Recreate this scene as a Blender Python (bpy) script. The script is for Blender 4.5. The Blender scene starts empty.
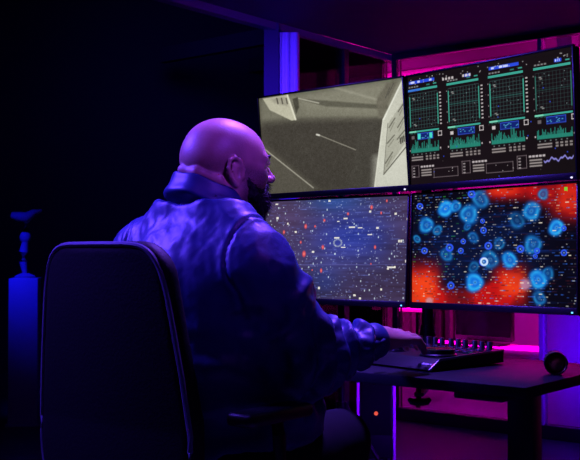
import bpy, bmesh, math, random
import numpy as np
from mathutils import Vector, Matrix
random.seed(7); rng = np.random.default_rng(7)
COL = bpy.context.scene.collection
F_PX, H, PITCH = 980.0, 1.05, math.radians(1.295)
DESK = 0.74

# ------------------------------------------------------------------ helpers
def W(px, py, Y):
    """world point seen at pixel (px,py) of the 580x460 photograph, at distance Y"""
    c, s = math.cos(PITCH), math.sin(PITCH)
    xc, yc = (px-290)/F_PX, (230-py)/F_PX
    dy = c - s*yc; dz = s + c*yc
    k = Y/dy
    return Vector((xc*k, Y, H + dz*k))

MATS = {}
def mat(name, col, rough=.6, metal=0, emit=None, estr=1, noise=0, nscale=8, spec=.5, bump=0, bscale=60, sheen=0, coat=0, sss=0):
    if name in MATS: return MATS[name]
    m = bpy.data.materials.new(name); m.use_nodes = True
    nt = m.node_tree; b = nt.nodes['Principled BSDF']
    b.inputs['Base Color'].default_value = (*col, 1); b.inputs['Roughness'].default_value = rough
    b.inputs['Metallic'].default_value = metal; b.inputs['Specular IOR Level'].default_value = spec
    if sheen: b.inputs['Sheen Weight'].default_value = sheen
    if coat: b.inputs['Coat Weight'].default_value = coat; b.inputs['Coat Roughness'].default_value = .15
    if sss:
        b.inputs['Subsurface Weight'].default_value = sss; b.inputs['Subsurface Scale'].default_value = .01
    if emit:
        b.inputs['Emission Color'].default_value = (*emit, 1); b.inputs['Emission Strength'].default_value = estr
    tc = nt.nodes.new('ShaderNodeTexCoord')
    if noise:
        n = nt.nodes.new('ShaderNodeTexNoise'); n.inputs['Scale'].default_value = nscale; n.inputs['Detail'].default_value = 6
        r = nt.nodes.new('ShaderNodeMapRange')
        r.inputs['To Min'].default_value = 1-noise; r.inputs['To Max'].default_value = 1+noise
        mx = nt.nodes.new('ShaderNodeVectorMath'); mx.operation = 'SCALE'
        mx.inputs[0].default_value = col
        nt.links.new(tc.outputs['Object'], n.inputs['Vector']); nt.links.new(n.outputs['Fac'], r.inputs['Value'])
        nt.links.new(r.outputs['Result'], mx.inputs['Scale']); nt.links.new(mx.outputs['Vector'], b.inputs['Base Color'])
        r2 = nt.nodes.new('ShaderNodeMapRange'); r2.inputs['To Min'].default_value = max(.02, rough*(1-noise)); r2.inputs['To Max'].default_value = min(1, rough*(1+noise))
        nt.links.new(n.outputs['Fac'], r2.inputs['Value']); nt.links.new(r2.outputs['Result'], b.inputs['Roughness'])
    if bump:
        n = nt.nodes.new('ShaderNodeTexNoise'); n.inputs['Scale'].default_value = bscale; n.inputs['Detail'].default_value = 8
        bp = nt.nodes.new('ShaderNodeBump'); bp.inputs['Strength'].default_value = bump; bp.inputs['Distance'].default_value = .004
        nt.links.new(tc.outputs['Object'], n.inputs['Vector']); nt.links.new(n.outputs['Fac'], bp.inputs['Height'])
        nt.links.new(bp.outputs['Normal'], b.inputs['Normal'])
    MATS[name] = m
    return m

class MB:
    def __init__(s): s.bm = bmesh.new()
    def box(s, c, size, rot=None, bev=0, seg=2):
        t = bmesh.new(); bmesh.ops.create_cube(t, size=1)
        for v in t.verts: v.co = Vector((v.co.x*size[0], v.co.y*size[1], v.co.z*size[2]))
        if bev: bmesh.ops.bevel(t, geom=t.edges[:], offset=bev, segments=seg, affect='EDGES', profile=.5)
        s._add(t, c, rot); return s
    def cyl(s, a, b, r, r2=None, n=20, bev=0):
        a, b = Vector(a), Vector(b); r2 = r if r2 is None else r2
        t = bmesh.new(); L = (b-a).length
        bmesh.ops.create_cone(t, cap_ends=True, segments=n, radius1=r, radius2=r2, depth=L)
        if bev:
            ed = [e for e in t.edges if abs(e.verts[0].co.z-e.verts[1].co.z) < 1e-6]
            bmesh.ops.bevel(t, geom=ed, offset=bev, segments=2, affect='EDGES', profile=.5)
        q = Vector((0,0,1)).rotation_difference(b-a).to_matrix()
        s._add(t, (a+b)/2, q); return s
    def ell(s, c, r, rot=None, n=16):
        t = bmesh.new(); bmesh.ops.create_uvsphere(t, u_segments=n*2, v_segments=n, radius=1)
        for v in t.verts: v.co = Vector((v.co.x*r[0], v.co.y*r[1], v.co.z*r[2]))
        s._add(t, c, rot); return s
    def lathe(s, prof, c=(0,0,0), rot=None, n=32):
        t = bmesh.new(); rings = []
        for (r, z) in prof:
            rings.append([t.verts.new((max(r,1e-5)*math.cos(2*math.pi*k/n), max(r,1e-5)*math.sin(2*math.pi*k/n), z)) for k in range(n)])
        for A, B in zip(rings, rings[1:]):
            for k in range(n): t.faces.new((A[k], A[(k+1)%n], B[(k+1)%n], B[k]))
        s._add(t, c, rot); return s
    def tube(s, pts, r, n=10):
        pts = [Vector(p) for p in pts]; t = bmesh.new(); rings = []
        for i, p in enumerate(pts):
            d = (pts[min(i+1, len(pts)-1)]-pts[max(i-1, 0)]).normalized()
            u = d.cross(Vector((0,0,1)));
            if u.length < .05: u = d.cross(Vector((1,0,0)))
            u.normalize(); w = d.cross(u)
            rr = r[i] if isinstance(r, (list, tuple)) else r
            rings.append([t.verts.new(p+u*math.cos(2*math.pi*k/n)*rr+w*math.sin(2*math.pi*k/n)*rr) for k in range(n)])
        for A, B in zip(rings, rings[1:]):
            for k in range(n): t.faces.new((A[k], A[(k+1)%n], B[(k+1)%n], B[k]))
        t.faces.new(rings[0][::-1]); t.faces.new(rings[-1])
        s._add(t, (0,0,0), None); return s
    def prism(s, poly, z0, z1, bev=0):
        t = bmesh.new()
        a = [t.verts.new((x, y, z0)) for x, y in poly]; b = [t.verts.new((x, y, z1)) for x, y in poly]
        t.faces.new(a[::-1]); t.faces.new(b); n = len(poly)
        for k in range(n): t.faces.new((a[k], a[(k+1)%n], b[(k+1)%n], b[k]))
        if bev: bmesh.ops.bevel(t, geom=t.edges[:], offset=bev, segments=2, affect='EDGES', profile=.5)
        s._add(t, (0,0,0), None); return s
    def _add(s, t, c, rot):
        M = Matrix.Translation(Vector(c)) @ (rot.to_4x4() if rot is not None else Matrix.Identity(4))
        t.transform(M)
        me = bpy.data.meshes.new('tmp'); t.to_mesh(me); t.free(); s.bm.from_mesh(me); bpy.data.meshes.remove(me)
    def build(s, name, m, parent=None, smooth=True, label=None):
        bmesh.ops.recalc_face_normals(s.bm, faces=s.bm.faces[:])
        me = bpy.data.meshes.new(name); s.bm.to_mesh(me); s.bm.free()
        return link(name, me, m, parent, smooth, label)

def link(name, me, m, parent=None, smooth=True, label=None, angle=40):
    o = bpy.data.objects.new(name, me); COL.objects.link(o); me.materials.append(m)
    if parent is not None: o.parent = parent
    if smooth:
        me.shade_smooth()
        try: me.set_sharp_from_angle(angle=math.radians(angle))
        except Exception: pass
    if label: o['label'] = label
    return o
def thing(name, label, cat, loc=(0,0,0), yaw=0, group=None):
    o = bpy.data.objects.new(name, None); COL.objects.link(o); o.location = loc
    o.rotation_euler = (0,0,yaw); o.empty_display_size = .05
    return tag(o, label, cat, group)
def tag(o, label, cat, group=None):
    o['label'] = label; o['category'] = cat
    if group: o['group'] = group
    return o
def struct(o): o['kind'] = 'structure'; return o
def Rz(a): return Matrix.Rotation(a, 3, 'Z')
def Rx(a): return Matrix.Rotation(a, 3, 'X')
def Ry(a): return Matrix.Rotation(a, 3, 'Y')

# ------------------------------------------------------------------ materials
m_black  = mat('black_plastic', (.006,.006,.008), .42)
m_bezel  = mat('bezel_plastic', (.006,.006,.009), .3)
m_panel  = mat('panel_plastic', (.006,.006,.008), .5, spec=.15)
m_gloss  = mat('gloss_black', (.008,.008,.010), .16)
m_metal  = mat('dark_metal', (.02,.02,.025), .35, .8)
m_desk   = mat('black_desk_laminate', (.012,.010,.018), .55, noise=.15, nscale=30, spec=.1)
m_chair  = mat('chair_leather', (.005,.005,.007), .6, bump=.15, bscale=160, spec=.25)
m_jacket = mat('navy_satin_nylon', (.014,.034,.13), .46, noise=.12, nscale=14, bump=.06, bscale=240, spec=.42)
m_trous  = mat('black_denim', (.005,.005,.008), .85, spec=.15)
m_shoe   = mat('shoe_leather', (.01,.01,.01), .4)
m_beard  = mat('dark_beard_hair', (.008,.005,.006), .7, spec=.2)
m_floor  = mat('polished_concrete', (.17,.15,.19), .33, noise=.35, nscale=2.5)
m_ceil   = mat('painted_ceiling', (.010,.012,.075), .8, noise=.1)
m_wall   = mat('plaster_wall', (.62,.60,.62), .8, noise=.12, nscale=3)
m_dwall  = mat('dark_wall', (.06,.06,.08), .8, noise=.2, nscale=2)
m_frame  = mat('black_partition_frame', (.010,.010,.014), .4)
m_white  = mat('white_lacquer', (.75,.75,.78), .4, noise=.05)
m_curt   = mat('pale_curtain', (.55,.48,.50), .85)
m_bfab   = mat('bench_laminate', (.6,.55,.58), .5, noise=.12, nscale=6)
m_stone  = mat('pale_stone', (.5,.5,.52), .6, noise=.2, nscale=20)

def skin_material():
    m = mat('skin', (.50,.27,.20), .46, bump=.12, bscale=220, sss=.12, spec=.45)
    nt = m.node_tree; b = nt.nodes['Principled BSDF']
    at = nt.nodes.new('ShaderNodeAttribute'); at.attribute_name = 'stubble'
    n = nt.nodes.new('ShaderNodeTexNoise'); n.inputs['Scale'].default_value = 900; n.inputs['Detail'].default_value = 2
    n2 = nt.nodes.new('ShaderNodeTexNoise'); n2.inputs['Scale'].default_value = 45; n2.inputs['Detail'].default_value = 5
    tc = nt.nodes.new('ShaderNodeTexCoord')
    for q in (n, n2): nt.links.new(tc.outputs['Object'], q.inputs['Vector'])
    mr = nt.nodes.new('ShaderNodeMapRange'); mr.inputs['From Min'].default_value = .35; mr.inputs['From Max'].default_value = .6
    mr.inputs['To Min'].default_value = .45
    nt.links.new(n.outputs['Fac'], mr.inputs['Value'])
    mu = nt.nodes.new('ShaderNodeMath'); mu.operation = 'MULTIPLY'
    nt.links.new(mr.outputs['Result'], mu.inputs[0]); nt.links.new(at.outputs['Fac'], mu.inputs[1])
    mr2 = nt.nodes.new('ShaderNodeMapRange'); mr2.inputs['To Min'].default_value = .82; mr2.inputs['To Max'].default_value = 1.18
    nt.links.new(n2.outputs['Fac'], mr2.inputs['Value'])
    sc = nt.nodes.new('ShaderNodeVectorMath'); sc.operation = 'SCALE'; sc.inputs[0].default_value = (.50,.27,.20)
    nt.links.new(mr2.outputs['Result'], sc.inputs['Scale'])
    mx = nt.nodes.new('ShaderNodeMix'); mx.data_type = 'RGBA'
    nt.links.new(mu.outputs[0], mx.inputs['Factor']); nt.links.new(sc.outputs['Vector'], mx.inputs['A']); mx.inputs['B'].default_value = (.03,.022,.022,1)
    nt.links.new(mx.outputs['Result'], b.inputs['Base Color'])
    return m
m_skin = skin_material()

def glass_material(name, tint=(1,1,1)):
    m = bpy.data.materials.new(name); m.use_nodes = True; nt = m.node_tree
    nt.nodes.remove(nt.nodes['Principled BSDF']); out = nt.nodes['Material Output']
    t = nt.nodes.new('ShaderNodeBsdfTransparent'); t.inputs['Color'].default_value = (*tint, 1)
    g = nt.nodes.new('ShaderNodeBsdfGlossy'); g.inputs['Roughness'].default_value = .03
    f = nt.nodes.new('ShaderNodeFresnel'); f.inputs['IOR'].default_value = 1.35
    mx = nt.nodes.new('ShaderNodeMixShader')
    nt.links.new(f.outputs[0], mx.inputs[0]); nt.links.new(t.outputs[0], mx.inputs[1]); nt.links.new(g.outputs[0], mx.inputs[2])
    nt.links.new(mx.outputs[0], out.inputs['Surface'])
    return m
m_glass = glass_material('partition_glass', (.95,.95,.97))

def screen_material():
    m = bpy.data.materials.new('lit_display'); m.use_nodes = True; nt = m.node_tree
    nt.nodes.remove(nt.nodes['Principled BSDF']); out = nt.nodes['Material Output']
    a = nt.nodes.new('ShaderNodeAttribute'); a.attribute_name = 'display'
    e = nt.nodes.new('ShaderNodeEmission'); e.inputs['Strength'].default_value = 1.0
    nt.links.new(a.outputs['Color'], e.inputs['Color']); nt.links.new(e.outputs[0], out.inputs['Surface'])
    return m
m_screen = screen_material()
def lin(c): c = np.asarray(c, float)/255; return np.where(c <= .04045, c/12.92, ((c+.055)/1.055)**2.4)

# ------------------------------------------------------------------ numpy noise
_perm = rng.random(4096).astype(np.float32)
def vnoise(p):
    """value noise -1..1 for (N,3) points"""
    i = np.floor(p).astype(np.int64); f = (p-i); f = f*f*(3-2*f)
    def h(a, b, c): return _perm[(a*73856093 ^ b*19349663 ^ c*83492791) & 4095]
    x, y, z = i[:,0], i[:,1], i[:,2]; r = 0
    for dx in (0,1):
        wx = f[:,0] if dx else 1-f[:,0]
        for dy in (0,1):
            wy = f[:,1] if dy else 1-f[:,1]
            for dz in (0,1):
                wz = f[:,2] if dz else 1-f[:,2]
                r = r + wx*wy*wz*h(x+dx, y+dy, z+dz)
    return r*2-1
def fbm(p, o=3):
    r = 0; a = 1; t = 0
    for k in range(o): r = r+a*vnoise(p*2**k+k*17.3); t += a; a *= .5
    return r/t

# ------------------------------------------------------------------ signed distance modelling
def smin(a, b, k):
    h = np.clip(.5+.5*(b-a)/k, 0, 1); return b*(1-h)+a*h-k*h*(1-h)
def smax(a, b, k): return -smin(-a, -b, k)
def cone(p, a, b, ra, rb):
    a = np.asarray(a, np.float32); b = np.asarray(b, np.float32); ba = b-a; pa = p-a
    t = np.clip(pa@ba/(ba@ba), 0, 1)
    return np.sqrt(((pa-t[:,None]*ba)**2).sum(1))-(ra+(rb-ra)*t)
def ellip(p, c, r, M=None):
    q = p-np.asarray(c, np.float32)
    if M is not None: q = q@M
    r = np.asarray(r, np.float32); k0 = np.sqrt(((q/r)**2).sum(1)); k1 = np.sqrt(((q/(r*r))**2).sum(1))
    return k0*(k0-1)/np.maximum(k1, 1e-6)
def chain(p, pts, rs, k=.006):
    d = None
    for i in range(len(pts)-1):
        e = cone(p, pts[i], pts[i+1], rs[i], rs[i+1]); d = e if d is None else smin(d, e, k)
    return d
def surface_net(sdf, lo, hi, h, B=12):
    lo = np.asarray(lo, float); n = np.ceil((np.asarray(hi)-lo)/(h*B)).astype(int)
    g = np.stack(np.meshgrid(*[np.arange(k) for k in n], indexing='ij'), -1).reshape(-1,3)
    c = (lo+(g+.5)*B*h).astype(np.float32)
    keep = np.abs(sdf(c)) < B*h*.87*1.5+.015
    g = g[keep]; N = n*B+2
    ar = np.arange(B+1); loc = np.stack(np.meshgrid(ar, ar, ar, indexing='ij'), -1).reshape(-1,3)
    cid = []; cpos = []; quads = []
    def gid(ijk): return (ijk[...,0]*N[1]+ijk[...,1])*N[2]+ijk[...,2]
    for s in range(0, len(g), 60):
        gb = g[s:s+60]*B
        idx = gb[:,None,:]+loc[None]
        P = (lo+idx.reshape(-1,3)*h).astype(np.float32)
        D = sdf(P).reshape(len(gb), B+1, B+1, B+1)
        S = D < 0
        c8 = [(i,j,k) for i in (0,1) for j in (0,1) for k in (0,1)]
        cnt = sum(S[:, i:B+i, j:B+j, k:B+k].astype(int) for i,j,k in c8)
        w = np.argwhere((cnt > 0) & (cnt < 8))
        if len(w) == 0: continue
        acc = np.zeros((len(w),3)); num = np.zeros(len(w))
        V = {q: D[w[:,0], w[:,1]+q[0], w[:,2]+q[1], w[:,3]+q[2]] for q in c8}
        for q in c8:
            for ax in range(3):
                if q[ax]: continue
                q2 = tuple(q[t]+(t == ax) for t in range(3)); a, b = V[q], V[q2]
                m = (a < 0) != (b < 0); t = np.where(m, a/np.where(m, a-b, 1), 0)
                pos = np.array(q, float)[None]+t[:,None]*np.eye(3)[ax][None]
                acc += pos*m[:,None]; num += m
        base = gb[w[:,0]]+w[:,1:]
        cpos.append(lo+(base+acc/num[:,None])*h); cid.append(gid(base))
        for ax in range(3):
            o = [0,0,0]; o[ax] = 1
            A = S[:, :B, :B, :B]; Bq = S[:, o[0]:B+o[0], o[1]:B+o[1], o[2]:B+o[2]]
            e = np.argwhere(A != Bq)
            if len(e) == 0: continue
            pos = gb[e[:,0]]+e[:,1:]; flip = A[e[:,0], e[:,1], e[:,2], e[:,3]]
            u = np.eye(3, dtype=int)[(ax+1)%3]; v = np.eye(3, dtype=int)[(ax+2)%3]
            q = np.stack([gid(pos-u-v), gid(pos-v), gid(pos), gid(pos-u)], 1)
            q[~flip] = q[~flip][:, ::-1]; quads.append(q)
    cid = np.concatenate(cid); cpos = np.concatenate(cpos); quads = np.concatenate(quads)
    cid, ui = np.unique(cid, return_index=True); cpos = cpos[ui]
    k = np.clip(np.searchsorted(cid, quads), 0, len(cid)-1); ok = (cid[k] == quads).all(1)
    return cpos, k[ok]
def vnormals(v, q):
    fn = np.cross(v[q[:,2]]-v[q[:,0]], v[q[:,3]]-v[q[:,1]]); n = np.zeros_like(v)
    for j in range(4):
        for a in range(3): n[:,a] += np.bincount(q[:,j], fn[:,a], len(v))
    return n/np.maximum(np.linalg.norm(n, axis=1, keepdims=True), 1e-12)
def np_mesh(name, v, q, m, parent=None, smooth=True, label=None):
    me = bpy.data.meshes.new(name)
    me.vertices.add(len(v)); me.vertices.foreach_set('co', np.asarray(v, np.float32).ravel())
    me.loops.add(q.size); me.loops.foreach_set('vertex_index', q.astype(np.int32).ravel())
    me.polygons.add(len(q)); me.polygons.foreach_set('loop_start', np.arange(0, q.size, q.shape[1], dtype=np.int32))
    me.update(calc_edges=True); me.validate()
    o = bpy.data.objects.new(name, me); COL.objects.link(o); me.materials.append(m)
    if parent is not None: o.parent = parent
    if smooth: me.shade_smooth()
    if label: o['label'] = label
    return o
def attr(o, name, vals):
    a = o.data.attributes.new(name, 'FLOAT', 'POINT'); a.data.foreach_set('value', np.asarray(vals, np.float32))

# ================================================================== THE ROOM
Ed = np.array([.774,-.633]); Nd = np.array([.633,.774]); B0 = np.array([1.18,5.78])   # along / beyond the back partition
YAW_E = math.atan2(-.633, .774)
def bk(e, n, z=0): q = B0+Ed*e+Nd*n; return Vector((q[0], q[1], z))
def e_at(px, n):
    k = (px-290)/F_PX; o = B0+Nd*n
    return (k*o[1]-o[0])/(Ed[0]-k*Ed[1])
def z_at(py, Y): return H+(252-py)/F_PX*Y
def bkbox(mb, e0, e1, n0, n1, z0, z1, bev=0):
    c = bk((e0+e1)/2, (n0+n1)/2, (z0+z1)/2)
    mb.box(c, (abs(e1-e0), abs(n1-n0), abs(z1-z0)), Rz(YAW_E), bev); return mb
CEIL = 2.30; EC = -.668      # corner of the glazed partition

struct(MB().box((0,4.5,-.05), (16,17,.1)).build('floor', m_floor, smooth=False))
# ceiling of the glazed room: a slab that ends along the two partitions
o0 = bk(EC,0); o1 = bk(6,0); o2 = bk(6,-11); o3 = bk(EC,-11)
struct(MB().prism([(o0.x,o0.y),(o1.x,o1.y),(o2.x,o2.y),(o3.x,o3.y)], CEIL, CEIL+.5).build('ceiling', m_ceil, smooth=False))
# far wall of the magenta room and its end wall, ceiling
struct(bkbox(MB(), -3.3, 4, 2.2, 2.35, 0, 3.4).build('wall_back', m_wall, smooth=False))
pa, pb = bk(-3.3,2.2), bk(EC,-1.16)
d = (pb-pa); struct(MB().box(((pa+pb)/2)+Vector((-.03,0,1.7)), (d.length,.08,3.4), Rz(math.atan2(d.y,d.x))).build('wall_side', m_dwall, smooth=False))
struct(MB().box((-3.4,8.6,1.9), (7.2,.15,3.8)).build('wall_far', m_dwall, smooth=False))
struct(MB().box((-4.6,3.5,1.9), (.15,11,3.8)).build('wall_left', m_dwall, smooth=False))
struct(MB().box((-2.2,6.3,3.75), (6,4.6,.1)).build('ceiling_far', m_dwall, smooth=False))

# back glazing
w1 = thing('window_1', 'black framed glass partition behind the desk', 'window'); w1['kind'] = 'structure'; del w1['category']
fr = MB(); bkbox(fr, EC, 3.2, -.03, .05, 0, .075); bkbox(fr, EC, 3.2, -.03, .03, CEIL-.035, CEIL-.001); bkbox(fr, EC, EC+.035, -.03, .03, .075, CEIL-.035)
fr.build('partition_frame', m_frame, w1, smooth=False)
em = e_at(542.5,0)
bkbox(MB(), em-.012, em+.012, -.03, .03, .075, CEIL-.036).build('mullion', mat('pale_mullion', (.45,.45,.5), .4), w1, smooth=False)
bkbox(MB(), EC+.036, em-.013, -.006, .006, .076, CEIL-.036).build('glass_pane', m_glass, w1, smooth=False)
bkbox(MB(), em+.013, 3.2, -.006, .006, .076, CEIL-.036).build('glass_pane', m_glass, w1, smooth=False)
# side glazing running from the corner towards the left
w2 = thing('window_2', 'side run of the glass partition', 'window'); w2['kind'] = 'structure'; del w2['category']
fr = MB(); bkbox(fr, EC-.06, EC-.001, -5, .05, CEIL-.04, CEIL-.001); bkbox(fr, EC-.06, EC-.001, -1.0, .05, 0, .075)
fr.build('partition_frame', mat('side_frame_lit', (.16,.16,.2), .4), w2, smooth=False)  # paler than the black frame: the blue-lit edge is put into its colour
bkbox(MB(), EC-.05, EC-.005, -.53, -.485, .076, CEIL-.041).build('mullion', m_frame, w2, smooth=False)
bkbox(MB(), EC-.035, EC-.025, -.484, -.03, .076, CEIL-.041).build('glass_pane', m_glass, w2, smooth=False)
bkbox(MB(), EC-.035, EC-.025, -1.0, -.531, .076, CEIL-.041).build('glass_pane', m_glass, w2, smooth=False)
# fluted pale column lit blue
mb = MB(); cc = bk(EC-.03,-1.09)+Vector((.035,0,0))
mb.box((cc.x,cc.y,(CEIL-.045)/2), (.135,.09,CEIL-.045), None, .012)
for k in (-.045,-.0,.045): mb.cyl((cc.x+k,cc.y-.042,.01), (cc.x+k,cc.y-.042,CEIL-.05), .017, n=12)
struct(mb.build('trim_1', m_white))
# violet panel and column right of the mullion
struct(bkbox(MB(), e_at(546,.1), em+1.6, .10, .16, 0, 1.5).build('wall_panel', m_white, smooth=False))
ec = e_at(558,.5); ec2 = e_at(573,.5)
struct(bkbox(MB(), ec, ec2, .5, .6, 1.0, 3.0).build('trim_2', m_white, smooth=False))
# beams under the ceiling of the magenta room
mb = MB()
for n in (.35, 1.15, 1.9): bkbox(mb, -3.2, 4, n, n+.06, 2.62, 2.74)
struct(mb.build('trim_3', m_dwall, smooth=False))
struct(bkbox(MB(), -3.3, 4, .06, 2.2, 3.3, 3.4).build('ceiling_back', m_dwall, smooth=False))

# ------------------------------------------------------------------ things behind the glass
YB = 6.0
e0b, e1b = e_at(322,.3), em-.02
bench = thing('bench', 'long pale bench lit bright pink behind the glass partition', 'bench', bk((e0b+e1b)/2,.5))
bench_inv = lambda o: setattr(o, 'matrix_parent_inverse', Matrix.Translation(-bench.location))
zt = z_at(346, bk(e_at(470,.25),.25).y)
for nm, a in (('bench_top', (e0b,e1b,.22,.54,zt-.04,zt)), ('bench_front', (e0b+.02,e1b-.02,.25,.29,0,zt-.041)), ('bench_back', (e0b+.02,e1b-.02,.48,.52,0,zt-.041))):
    bench_inv(bkbox(MB(), *a, .004).build(nm, m_bfab, bench))
# curtain: folded cloth
def curtain(name, px0, px1, n, z0, z1, label, folds, amp, mt):
    ea, eb = e_at(px0,n), e_at(px1,n); nx = 160; t = np.linspace(0,1,nx)
    e = ea+(eb-ea)*t; off = amp*np.sin(t*folds*2*np.pi+1.3*np.sin(t*9))+amp*.4*np.sin(t*folds*4.7*np.pi)
    front = [bk(e[i], n+off[i]) for i in range(nx)]; back = [bk(e[i], n+off[i]+.012) for i in range(nx)]
    zs = np.linspace(z0,z1,6); loop = front+back[::-1]; L = len(loop)
    v = np.array([(p.x,p.y,z) for z in zs for p in loop]); q = []
    for r in range(len(zs)-1):
        for k in range(L): q.append((r*L+k, r*L+(k+1)%L, (r+1)*L+(k+1)%L, (r+1)*L+k))
    return tag(np_mesh(name, v, np.array(q), mt), label, 'curtain')
curtain('curtain', 318, 410, 1.25, .02, 2.3, 'pink lit pleated curtain behind the glass, left of the monitor pole', 7, .03, m_curt)
# slatted screen, dark, right of the pole
sl = thing('slatted_screen', 'dark maroon slatted screen behind the glass, right of the monitor pole', 'screen', bk(e_at(435,1.2),1.2))
ea, eb = e_at(414,1.2), e_at(453,1.2)
inv = Matrix.Translation(-sl.location)
o = bkbox(MB(), ea, eb, 1.24, 1.27, 0, 1.6).build('back_panel', mat('dark_slat_backing', (.07,.05,.06), .7), sl, smooth=False); o.matrix_parent_inverse = inv
for k in range(4):
    x = ea+(eb-ea)*(k+.5)/4
    o = bkbox(MB(), x-.022, x+.022, 1.19, 1.238, 0, 1.6, .003).build('slat', mat('slat', (.25,.2,.22), .6), sl); o.matrix_parent_inverse = inv
# black television standing on the bench
tv = thing('television', 'black switched-off television standing on the pink bench', 'television', bk(e_at(484,.42),.42,zt), YAW_E)
ww = (e_at(513,.42)-e_at(456,.42))
MB().box((0,0,.025+.30), (ww,.045,.60), None, .008).build('housing', m_black, tv)
MB().box((0,-.024,.025+.31), (ww-.02,.004,.56), None).build('screen', m_gloss, tv, smooth=False)
MB().box((0,0,.006), (ww*.7,.16,.012), None, .004).box((0,.02,.02), (.08,.03,.04)).build('stand', m_black, tv)
# glowing pieces
m_pink = mat('pink_light', (.8,.2,.6), .5, emit=(1,.0,.42), estr=.95)
m_tube = mat('pink_tube', (.8,.2,.6), .5, emit=(1,.0,.42), estr=1.1)
lt = thing('light_box', 'small glowing pink square lamp on the bench beside the hand', 'lamp', bk(e_at(378,.42),.42,zt), YAW_E)
lw = e_at(385,.42)-e_at(371.5,.42); Yl = lt.location.y
zb, zu = z_at(330,Yl)-zt, z_at(317.5,Yl)-zt
MB().box((0,0,(zb+zu)/2), (lw,.05,zu-zb), None, .004).build('glowing_panel', m_pink, lt)
MB().box((0,0,max(zb,.02)/2), (.03,.03,max(zb,.02))).box((0,0,.006), (lw*.9,.08,.012), None, .003).build('foot', m_black, lt)
tb = thing('light_tube', 'thin glowing pink light tube under the monitors beside the pole', 'lamp', bk(e_at(416,.12),.12,0), YAW_E)
tl = e_at(432,.12)-e_at(399,.12); zz = z_at(309.8, tb.location.y)
MB().box((0,0,zz), (tl,.02,.024), None, .006).build('tube', m_tube, tb)
MB().box((0,.016,zz), (tl+.01,.01,.03)).box((0,.02,zz/2), (.02,.02,zz)).box((0,.02,.005), (.2,.12,.01)).build('stand', m_black, tb)
# pink lit rail seen through the side glazing
a = W(297,56,6.4); b = W(347,76,7.0)
rl = thing('handrail', 'thin slanting magenta rail high up behind the side glass', 'rail', (a.x,a.y,a.z))
o = MB().tube([a, (a+b)/2, b, b+(b-a)*.25], .016).build('rail', m_white, rl); o.matrix_parent_inverse = Matrix.Translation(-rl.location)
mb = MB()
for p in (a, b+(b-a)*.2): mb.tube([p, p+Vector((0,0,-.5)), Vector((p.x,p.y,0.005))], .012)
o = mb.build('post', m_metal, rl); o.matrix_parent_inverse = Matrix.Translation(-rl.location)

# loudspeaker on the floor
sx = W(377.5,440,0+4.95)
sp = thing('loudspeaker', 'black floor loudspeaker with violet-lit edges and small orange light under the desk', 'loudspeaker', (sx.x, sx.y+.1, 0), math.radians(-4))
MB().box((0,0,.23), (.165,.2,.44), None, .012).build('cabinet', m_panel, sp)
m_vedge = mat('pale_lit_edge', (.8,.8,.8), .35)  # pale colour puts the lit violet edges onto the black cabinet
for s in (-1,1): MB().box((s*.091,0,.225), (.016,.205,.445), None, .006).build('side_panel', m_vedge, sp, label='pale side strip standing in for the violet-lit edge')
g = MB().box((0,-.102,.28), (.15,.006,.30), None, .003); g.build('grille', mat('grille_cloth', (.003,.003,.004), .95, spec=.1, bump=.5, bscale=300), sp)
MB().cyl((0,-.106,.24), (0,-.112,.24), .010, n=16).build('indicator_light', mat('orange_led', (.03,.01,.0), .4, emit=(1,.12,.01), estr=.8), sp, label='round glowing orange light')
for x in (-.06,.06):
    for y in (-.07,.07): MB().cyl((x,y,0), (x,y,.012), .012, n=12).build('rubber_foot', m_black, sp)

# light stand behind the man's arm
lp = W(341.5,430,4.55)
ls = thing('tripod_stand', 'thin black tripod stand left of the floor loudspeaker', 'stand', (lp.x,4.55,0))
MB().cyl((0,0,.10), (0,0,1.0), .017, n=16).cyl((0,0,.9), (0,0,1.35), .012, n=16).build('pole', m_black, ls)
MB().cyl((0,0,.30), (0,0,.36), .026, n=16).build('collar', m_black, ls); MB().cyl((0,0,.88), (0,0,.93), .024, n=16).build('collar', m_black, ls)
for k in range(3):
    an = math.radians(-8+120*k); MB().tube([(math.cos(an)*.02,math.sin(an)*.02,.34),(math.cos(an)*.22,math.sin(an)*.22,.012)], .011).build('leg', m_black, ls)
# plinth with sculpture at far left
pz = W(25,278,6.0)
pl = thing('plinth', 'blue lit square plinth at the far left of the dark room', 'plinth', (pz.x,6.0,0), math.radians(8))
MB().box((0,0,pz.z/2+.01), (.172,.17,pz.z-.02), None, .004).build('shaft', m_white, pl)
MB().box((0,0,.01), (.2,.2,.02), None, .004).build('base', m_white, pl)
sc_ = thing('sculpture', 'slender dark sculpture with spread top standing on the plinth', 'sculpture', (pz.x,6.0,pz.z))
MB().lathe([(0,0),(.062,0),(.062,.012),(.045,.02),(.022,.03),(0,.032)]).build('base', m_stone, sc_)
MB().tube([(0,0,.025),(-.012,0,.10),(-.008,0,.16),(.0,0,.22),(.004,0,.28),(.008,0,.36)], [.014,.024,.028,.02,.024,.03]).ell((.0,0,.25),(.034,.028,.04)).build('figure', m_stone, sc_)
MB().tube([(-.085,0,.385),(-.04,0,.375),(.01,0,.37),(.05,0,.40),(.10,0,.415)], [.02,.032,.034,.022,.006]).build('wing', m_stone, sc_)

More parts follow.
